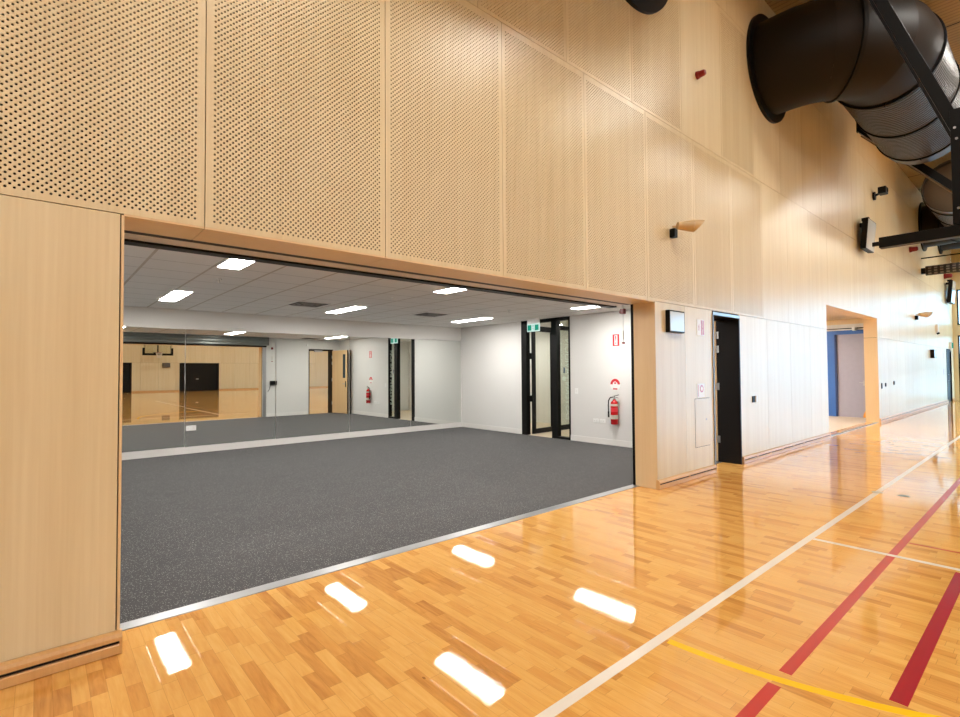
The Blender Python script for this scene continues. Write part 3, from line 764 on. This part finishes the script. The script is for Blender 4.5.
def spotlight(x, z, lab, s=1.0):
    r = thing('wall_spotlight', lab, 'spotlight', (x, 0, z))
    MB().box(x-.04*s, x+.04*s, -.07*s, 0, z-.13*s, z-.02*s, .004).build('junction_box', M['black'], r)
    MB().beam((x-.02*s, -.03, z), (x+.06*s, -.14*s, z+.01), .03*s, .03*s).build('bracket', M['cork'], r)
    p = Vector((x-.02*s, -.10*s, z+.005)); d = Vector((.80, -.60, .0)).normalized(); q = p+d*.19*s
    MB().tube(p, q, .045*s, .075*s, 28).build('body', M['cork'], r, True)
    # slanted cowl: open tube cut obliquely
    m = MB(); a = d.cross(Vector((0, 0, 1))).normalized(); b = a.cross(d)
    rings = []
    for t0 in (0, 1):
        ring = []
        for k in range(28):
            an = 2*PI*k/28; rad = a*math.cos(an)*.078*s+b*math.sin(an)*.078*s
            ring.append(m.bm.verts.new(q+rad+d*((.02+.07*(1+math.sin(an)))*s*t0)))
        rings.append(ring)
    m.skin(rings); m.build('cowl', M['cork'], r, True)
    MB().sphere(q+d*.02*s, .05*s).build('bulb', M['bulb'], r, True)
    return r
spotlight(6.10, 3.27, 'tan cylindrical spotlight on a black box above the square display')
spotlight(22.5, 3.27, 'tan spotlight far along the wall beyond the lobby opening', 1.25)
def beacon(x, z, lab, s=1.0):
    r = thing('alarm_beacon', lab, 'alarm beacon', (x, 0, z), 'red alarm beacons on the timber wall')
    MB().lathe([(.0, -.035*s), (.05*s, -.035*s), (.055*s, 0)], (x, 0, z), 'Y').build('base', M['darkred'], r, True)
    MB().lathe([(.0, -.125*s), (.03*s, -.12*s), (.042*s, -.10*s), (.045*s, -.035*s), (.045*s, -.03*s)], (x, 0, z), 'Y').build('dome', M['red'] if s < 0 else M['darkred'], r, True)
beacon(6.89, 5.56, 'red alarm beacon high on the plain timber strip left of the big duct')
beacon(21.9, 5.42, 'small red alarm beacon right of the tilted scoreboard', 1.8)
beacon(29.4, 5.42, 'tiny red alarm beacon over the far scoreboard', 2.2)
r = thing('security_camera', 'black security camera above the tilted scoreboard', 'camera', (17.0, 0, 6.2))
MB().tube((17.0, 0, 6.12), (17.0, -.05, 6.12), .11).build('base', M['black'], r)
MB().beam((17.0, -.03, 6.12), (17.0, -.16, 6.17), .05, .05).build('arm', M['black'], r)
MB().box(16.88, 17.16, -.30, -.12, 6.13, 6.31, .02).build('body', M['black'], r)
MB().tube((17.02, -.315, 6.22), (17.02, -.29, 6.22), .06).build('lens', M['vision'], r)

r = thing('hose_reel_sign', 'faint red and white lettered sign high on the white pillar by the door', 'sign', (6.86, 0, 2.02))
MB().box(6.755, 6.965, -.004, -.0002, 1.92, 2.14, .001).build('plate', M['plastic'], r)
pk = simple('glare_paled_red_print', (.62, .25, .36, 1), .35)  # red lightened to pink, the glare over the signs mixed into the colour
MB().box(6.87, 6.955, -.0052, -.0042, 1.93, 2.13).build('red_block', pk, r)
text_mesh('lettering', 'FIRE HOSE', .042, M['plastic'], face_mY(6.912, -.0060, 2.03, PI/2), r)
text_mesh('lettering', 'REEL', .042, pk, face_mY(6.81, -.0052, 2.03, PI/2), r)
r = thing('hose_reel_label', 'small faint red hose reel pictogram above the flush cabinet door', 'sign', (6.84, 0, 1.17))
MB().box(6.73, 6.95, -.004, -.0002, 1.07, 1.26, .001).build('plate', M['plastic'], r)
MB().box(6.755, 6.767, -.0052, -.0042, 1.085, 1.245).build('red_bar', pk, r)
MB().prism([(6.86+a*.05, 1.19+b*.05) for a, b in ((-1, -.4), (-.4, -1), (.4, -1), (1, -.4), (1, .4), (.4, 1), (-.4, 1), (-1, .4))], 'Y', -.0052, -.0042).build('hose_ring', pk, r)
MB().prism([(6.86+a*.03, 1.19+b*.03) for a, b in ((-1, -.4), (-.4, -1), (.4, -1), (1, -.4), (1, .4), (.4, 1), (-.4, 1), (-1, .4))], 'Y', -.0062, -.0052).build('hose_ring_centre', M['plastic'], r)
r = thing('hose_reel_cabinet_door', 'flush timber access door with round lock in the pillar beside the doorway', 'cabinet door', (6.8, 0, .7))
m = MB().box(6.665, 7.085, -.003, -.0002, .405, 1.055, .0008)
for a, b, c, d in ((6.66, 6.665, .4, 1.06), (7.085, 7.09, .4, 1.06), (6.66, 7.09, .4, .405), (6.66, 7.09, 1.055, 1.06)): m.box(a, b, -.0008, -.0002, c, d, mi=1)
m.build('door', [M['maple'], M['cavity']], r)
MB().tube((6.985, -.008, .765), (6.985, -.003, .765), .012).build('lock', M['steel'], r)
def wall_switch(x, z, w, h, lab, two=False):
    r = thing('wall_switch', lab, 'switch', (x, 0, z))
    MB().box(x-w/2, x+w/2, -.014, -.0003, z-h/2, z+h/2, .003).build('cover_plate', M['black'], r)
    if two: MB().box(x+w/2+.002, x+w/2+.06, -.03, -.0003, z-h/2, z+h/2, .004).build('sensor', M['plastic'], r)
    else: MB().box(x-w/6, x+w/6, -.018, -.013, z-h/4, z+h/4, .002).build('rocker', M['black'], r)
wall_switch(8.62, .975, .09, .10, 'small black and white switch on the white wall right of the black doorway', True)
wall_switch(17.40, .98, .09, .15, 'tall thin black switch plate right of the lobby opening')
wall_switch(17.86, 1.00, .13, .10, 'square black switch plate, second one right of the lobby opening')
wall_switch(18.95, 1.03, .13, .11, 'square black switch plate, last of three right of the lobby opening')
r = thing('exit_sign', 'small green exit sign over the far black door', 'exit sign', (30.6, 0, 2.45))
MB().box(30.35, 30.85, -.08, 0, 2.32, 2.60, .01).build('case', M['plastic'], r)
MB().box(30.37, 30.83, -.084, -.079, 2.34, 2.58).build('sign_face', M['exitgreen'], r)
r = thing('wall_sensor', 'small white sensor on the wall left of the far black door', 'sensor', (26.9, 0, 3.1))
MB().box(26.78, 27.02, -.08, 0, 2.88, 3.2, .03).build('case', M['plastic'], r)
MB().tube((26.9, -.10, 2.86), (26.9, -.02, 2.82), .035).build('eye', M['black'], r)
for z, lab in ((1.98, 'faint red sign beside the far black door, upper one'), (1.30, 'faint red sign beside the far black door, lower one')):
    r = thing('fire_sign', lab, 'sign', (28.6, 0, z)); MB().box(28.45, 28.75, -.004, -.0002, z-.15, z+.15).build('plate', M['plastic'], r); MB().box(28.5, 28.62, -.0055, -.0042, z-.12, z+.12).build('red_block', pk, r)
# screen on the far wall seen in the mirror
r = thing('wall_display', 'dark grey box on the far timber wall under the backboard, in the mirror', 'display', (8.3, GF, 2.1))
MB().box(8.04, 8.58, GF+.018, GF+.12, 1.92, 2.28, .01).build('case', simple('dark_grey_case', (.05, .048, .045, 1), .4), r)
MB().box(8.07, 8.55, GF+.119, GF+.123, 1.95, 2.25).build('screen', simple('dim_screen', (.09, .085, .08, 1), .3), r)

# ------------------------------------------------------------------ ducts
def duct(xc, sgn, lab, zc=6.66, r=.76, n=48, straight=True):
    t = thing('air_duct', lab, 'air duct', (xc, 0, zc), 'round air ducts leaving the timber wall')
    Rb, ys = 1.10, -.30
    def ring(m, theta, rad, along=0, ax=0):
        # theta: turn so far; along: metres past the bend
        if theta is None: c = Vector((xc+sgn*(Rb+along), ys-Rb, zc)); h = Vector((0, -1, 0))
        else: c = Vector((xc+sgn*Rb*(1-math.cos(theta)), ys-Rb*math.sin(theta)+(ax if theta == 0 else 0), zc)); h = Vector((-sgn*math.cos(theta), -math.sin(theta), 0))
        return [m.bm.verts.new(c+h*(rad*math.cos(2*PI*k/n))+Vector((0, 0, rad*math.sin(2*PI*k/n)))) for k in range(n)]
    # flange
    MB().lathe([(r-.05, 0), (r+.135, 0), (r+.135, -.045), (r+.02, -.05), (r-.05, -.05)], (xc, 0, zc), 'Y', n).build('wall_flange', M['black'], t, True)
    m = MB(); m.skin([ring(m, 0, r, ax=.29), ring(m, 0, r, ax=0), ring(m, .16, r), ring(m, .32, r), ring(m, .48, r)]); m.build('wall_stub', M['duct'], t, True, autosmooth=60)
    cuts = [.48, .68, 1.12, PI/2]
    for i in range(3):
        m = MB(); a, b = cuts[i], cuts[i+1]; m.skin([ring(m, a, r+.004), ring(m, (a+b)/2, r+.004), ring(m, b, r+.004)]); m.build('elbow_segment', M['duct'], t, True, autosmooth=60)
    def collar(theta, along=0):
        m = MB()
        if theta is None: m.skin([ring(m, None, r+.005, along-.02), ring(m, None, r+.035, along-.018), ring(m, None, r+.035, along+.018), ring(m, None, r+.005, along+.02)])
        else: m.skin([ring(m, theta-.02, r+.005), ring(m, theta-.015, r+.035), ring(m, theta+.015, r+.035), ring(m, theta+.02, r+.005)])
        m.build('collar', M['black'], t, True)
        if theta is None:
            c = Vector((xc+sgn*(Rb+along), ys-Rb, zc-r)); MB().box(c.x-.03, c.x+.03, c.y-.012, c.y+.012, c.z-.05, c.z+.01).build('clamp_bolt', M['black'], t)
    collar(.68); collar(None, .08)
    for a, b in ((.10, 1.72), (1.78, 3.37)):
        m = MB(); rs = []; k = int((b-a)/.085); p = (b-a)/k
        for i in range(k):
            for dx, dr in ((0, .012), (.62, .012), (.68, -.045), (.94, -.045)): rs.append(ring(m, None, r+dr, a+p*(i+dx)))
        rs.append(ring(m, None, r+.012, b))
        m.skin(rs); m.build('ribbed_section', M['ductrib'], t, True, autosmooth=15)
    collar(None, 1.75); collar(None, 3.40)
    m = MB(); m.skin([ring(m, None, r, 3.42), ring(m, None, r, 3.82), ring(m, None, r-.03, 3.84), ring(m, None, r-.03, 3.5)]); m.build('outlet_collar', M['ductrib'], t, True, autosmooth=40)
    m = MB(); m.skin([ring(m, None, r-.03, 3.58), ring(m, None, r*.6, 3.64), ring(m, None, r*.25, 3.60)], True); m.build('lit_interior_disc', M['ductlit'], t, True)  # closing disc; its brown stands for the lit inside of the duct
    # hanger straps up to the ceiling
    for al in (.08, 1.75, 3.40):
        x = xc+sgn*(Rb+al); MB().box(x-.015, x+.015, ys-Rb-.006, ys-Rb+.006, zc+r, GC).build('hanger_strap', M['black'], t)
    return t
duct(5.27, -1, 'round dark duct whose flange just shows at the top edge of the wall')
duct(9.52, 1, 'large dark elbow duct with ribbed silver sections high on the timber wall')
duct(24.5, -1, 'dark round duct further along, under the black hoop post')
duct(28.4, 1, 'farthest dark duct above the rolled net', zc=7.05, r=.68)

# ------------------------------------------------------------------ hoops
def near_hoop():
    t = thing('basketball_hoop', 'black steel hoop frame with sloping brace at the upper right edge', 'basketball hoop', (6.8, -2.7, 2.72))
    xa, xb, y0 = 6.16, 7.44, -2.71
    for x in (xa, xb):
        MB().box(x-.06, x+.06, y0-.06, y0+.06, 2.72, 3.75, .004).build('post', M['black'], t)
        MB().beam((x, -2.71, 3.53), (x, -1.17, 7.88), .09, .09, (1, 0, 0)).build('diagonal_brace', M['black'], t)
        if x == xa:
            MB().box(x-.05, x+.05, y0, -2.12, 2.615, 2.715, .004).build('lower_arm', M['black'], t)
            MB().box(x-.01, x+.01, -2.14, -2.06, 2.645, 2.685, .002).build('pivot_lug', M['black'], t)
        bo = MB()
        for z in (2.86, 3.48): bo.tube((x-.07, y0+.02, z), (x-.055, y0+.02, z), .010, n=10)
        bo.tube((x-.07, y0+.03, 3.58), (x-.055, y0+.03, 3.58), .010, n=10)
        bo.build('bolt', M['steel'], t)
        MB().box(x-.12, x+.12, -1.32, -1.02, 7.85, 7.88).build('ceiling_plate', M['black'], t)
    MB().box(xa, xb, y0-.04, y0+.04, 3.10, 3.20, .004).box(xa, xb, y0-.04, y0+.04, 2.74, 2.82, .004).build('cross_rail', M['black'], t)
    MB().box(5.98+.2, 7.72, y0-.10, y0-.075, 2.80, 3.85, .004).build('backboard', M['glass'], t)
    MB().lathe([(.225, -.01), (.235, 0), (.225, .01), (.215, 0), (.225, -.01)], (6.9, y0-.48, 3.05)).build('rim', simple('orange_rim', (.7, .12, .02, 1), .3), t, True)
    MB().box(6.8, 7.0, y0-.26, y0-.075, 3.0, 3.06).build('rim_bracket', M['black'], t)
    return t
near_hoop()
def far_hoop():
    xc, yb = 7.55, GF+1.2
    t = thing('basketball_hoop', 'glass backboard with black padding hung on the far wall, seen in the mirror', 'basketball hoop', (xc, yb, 2.85))
    MB().box(xc-.96, xc+.96, yb-.01, yb+.01, 2.92, 4.0).build('backboard', M['glass'], t)
    MB().box(xc-1.0, xc+1.0, yb-.04, yb+.04, 2.84, 3.00, .01).box(xc-1.02, xc-.88, yb-.04, yb+.04, 2.84, 3.42, .01).box(xc+.88, xc+1.02, yb-.04, yb+.04, 2.84, 3.42, .01).build('edge_padding', M['black'], t)
    MB().box(xc-.04, xc+.04, yb-.14, yb-.06, 2.95, 7.88).build('mast', M['black'], t)
    for s in (-1, 1): MB().box(xc+s*.86-.015, xc+s*.86+.015, yb-.06, yb-.03, 3.0, 4.02).build('side_rail', M['black'], t)
    MB().box(xc-.96, xc+.96, yb-.06, yb-.03, 3.98, 4.03).box(xc-.3, xc+.3, yb-.06, yb-.02, 3.0, 3.08).build('back_frame', M['black'], t)
    MB().lathe([(.225, -.01), (.24, 0), (.225, .012), (.212, 0), (.225, -.01)], (xc, yb+.42, 3.05)).build('rim', simple('red_rim', (.45, .06, .03, 1), .3), t, True)
    m = MB(); n = 12
    for k in range(n):
        a = 2*PI*k/n
        for d in (1, -1):
            b = a+d*2*PI/n*1.5
            m.path([(xc+.22*math.cos(a), yb+.42+.22*math.sin(a), 3.05), (xc+.17*math.cos((a+b)/2), yb+.42+.17*math.sin((a+b)/2), 2.85), (xc+.13*math.cos(b), yb+.42+.13*math.sin(b), 2.63)], .007, 5)
    m.build('net', M['net'], t)
    MB().box(xc-.08, xc+.08, yb, yb+.2, 3.0, 3.06).build('rim_bracket', M['black'], t)
far_hoop()
r = thing('steel_brace', 'sloping black steel brace behind the ribbed duct', 'steel brace', (14.7, 0, 7.4))
MB().beam((14.7, -.24, 7.14), (14.7, -2.15, 4.93), .14, .22, (1, 0, 0)).build('beam', M['black'], r)
MB().beam((14.7, -.24, 6.99), (14.7, -2.15, 4.80), .03, .012, (1, 0, 0), 0).build('lower_flange', simple('pale_edge', (.25, .2, .15, 1), .5), r)  # narrow strip in a paler brown than the beam
MB().box(14.63, 14.77, -2.25, -2.11, 4.85, GC).build('hanger', M['black'], r)
MB().box(14.66, 14.74, -.24, -.16, 7.1, GC).build('hanger', M['black'], r)
# rolled divider net
r = thing('divider_net', 'rolled grey divider net hanging across the hall at the right edge', 'divider net', (24.0, -.2, 4.95))
MB().tube((24.0, -.12, 4.95), (24.0, -14, 4.95), .17, n=24).build('net_roll', M['netroll'], r, True)
MB().tube((24.0, 0, 5.42), (24.0, -14, 5.42), .022, n=8).build('cable', M['black'], r)
for y in (-3.4, -6.5, -10, -13): MB().tube((24, y, 5.1), (24, y, GC), .012, n=6).build('lift_rope', M['black'], r)
MB().box(23.9, 24.1, -.14, 0, 4.85, 5.05).build('wall_hook', M['black'], r)

# ------------------------------------------------------------------ court markings (painted bands on the floor)
def line(lab, mat, pts, w, z0=-.002, z1=.0006):
    m = MB(); A = []; B = []
    for i, p in enumerate(pts):
        p = Vector(p); d = (Vector(pts[min(i+1, len(pts)-1)])-Vector(pts[max(i-1, 0)])).normalized(); nrm = Vector((-d.y, d.x))
        A.append(p+nrm*w/2); B.append(p-nrm*w/2)
    m.prism([tuple(a) for a in A]+[tuple(b) for b in reversed(B)], 'Z', z0, z1)
    return tag(m.build('court_line', mat), lab, 'court line', 'painted court lines')
line('long white court line running beside the timber wall', M['lineW'], [(GL+1, -1.80), (GR-1, -1.80)], .055)
line('thin white court line crossing from the long white line to the crimson line', M['lineW'], [(5.0, -1.83), (5.0, -14)], .05, .0007, .0013)
line('long red court line parallel to the white one, above the yellow arc', M['lineR'], [(2.70, -2.355), (GR-1, -2.355)], .055)
line('short red court line stub below the yellow arc at the bottom edge', M['lineR'], [(GL+1, -2.355), (2.565, -2.355)], .055)
line('wide crimson court line ending at the yellow arc at the lower right', M['lineD'], [(2.82, -2.757), (4.93, -2.757)], .065)
line('very thin red court line branching from the red line at right', M['lineR'], [(5.46, -2.39), (5.46, -14)], .022)
arcp = [(4.955-2.40*math.cos(a), -1.80-2.40*math.sin(a)) for a in [math.radians(1+3*k) for k in range(31)]]
line('curved yellow court line across the lower right of the floor', M['lineY'], arcp, .05)
for x, y, lab in ((7.43, -1.80, 'grey-green floor socket cover on the long white line'), (7.43, -2.04, 'grey-green floor socket cover between the white and red lines')):
    r = thing('floor_socket', lab, 'floor socket', (x, y, 0), 'floor socket covers')
    MB().tube((x, y, -.002), (x, y, .0016), .055, n=28).build('cover', simple('bronze_cover', (.26, .27, .2, 1), .35, .5), r)
    MB().tube((x, y, .001), (x, y, .0026), .02, n=16).build('cap', M['steel'], r)

# ------------------------------------------------------------------ high bay lights
HB = None
for i, x in enumerate((-1.9, 2.0, 5.9, 9.8, 13.7, 17.6, 21.5, 25.4, 29.3)):
    for j, y in enumerate((-3.4, -10.0, -16.6, -23.2)):
        lab = 'rectangular high bay light in the row along the timber wall' if j == 0 else 'rectangular high bay light under the hall ceiling'
        if j == 0 and i: copy_tree(HBW, (x, y, 7.5), lab); continue
        if j == 1 and i == 0: HB = None
        if HB is None:
            HB = r = thing('high_bay_light', lab, 'high bay light', (x, y, 7.5), 'high bay lights along the wall' if j == 0 else 'high bay lights')
            MB().box(x-.64, x+.64, y-.22, y+.22, 7.5, 7.58, .01).build('housing', M['trimwhite'], r)
            MB().box(x-.60, x+.60, y-.18, y+.18, 7.494, 7.501).build('diffuser', M['baybright'] if j == 0 else M['bayface'], r)
            for s in (-.5, .5): MB().tube((x+s, y, 7.58), (x+s, y, GC), .006, n=6).build('suspension_wire', M['steel'], r)
            if j == 0: HBW = HB
        else: c = copy_tree(HB, (x, y, 7.5), lab)

# ------------------------------------------------------------------ daylight, camera, colour
w = bpy.data.worlds.new('sky'); SC.world = w; w.use_nodes = True
nt = w.node_tree; nt.nodes.clear()
bg = nt.nodes.new('ShaderNodeBackground'); wo = nt.nodes.new('ShaderNodeOutputWorld')
bg.inputs[0].default_value = (.36, .68, 1.0, 1); bg.inputs[1].default_value = 10.5
nt.links.new(bg.outputs[0], wo.inputs[0])

cam = bpy.data.cameras.new('camera'); co = bpy.data.objects.new('camera', cam); COL.objects.link(co)
cam.sensor_width = 36; cam.sensor_fit = 'HORIZONTAL'; cam.lens = 506.70/960*36; cam.clip_start = .05; cam.clip_end = 300
F = Vector((.65643736, .75395044, .02547003)); Rv = Vector((.75428758, -.65651228, -.00647149)); U = Rv.cross(F)
m = Matrix((Rv, U, -F)).transposed().to_4x4(); m.translation = (0, CAMY, CAMH)
co.matrix_world = m; SC.camera = co

for o in SC.objects:
    if '_o' in o: del o['_o']
SC.cycles.max_bounces = 12; SC.cycles.diffuse_bounces = 6; SC.cycles.glossy_bounces = 6; SC.cycles.transparent_max_bounces = 12
SC.cycles.use_denoising = True; SC.cycles.sample_clamp_indirect = 8
SC.view_settings.view_transform = 'Standard'; SC.view_settings.look = 'None'
SC.view_settings.gamma = 1; SC.view_settings.use_curve_mapping = False
SC.view_settings.exposure = 0.0
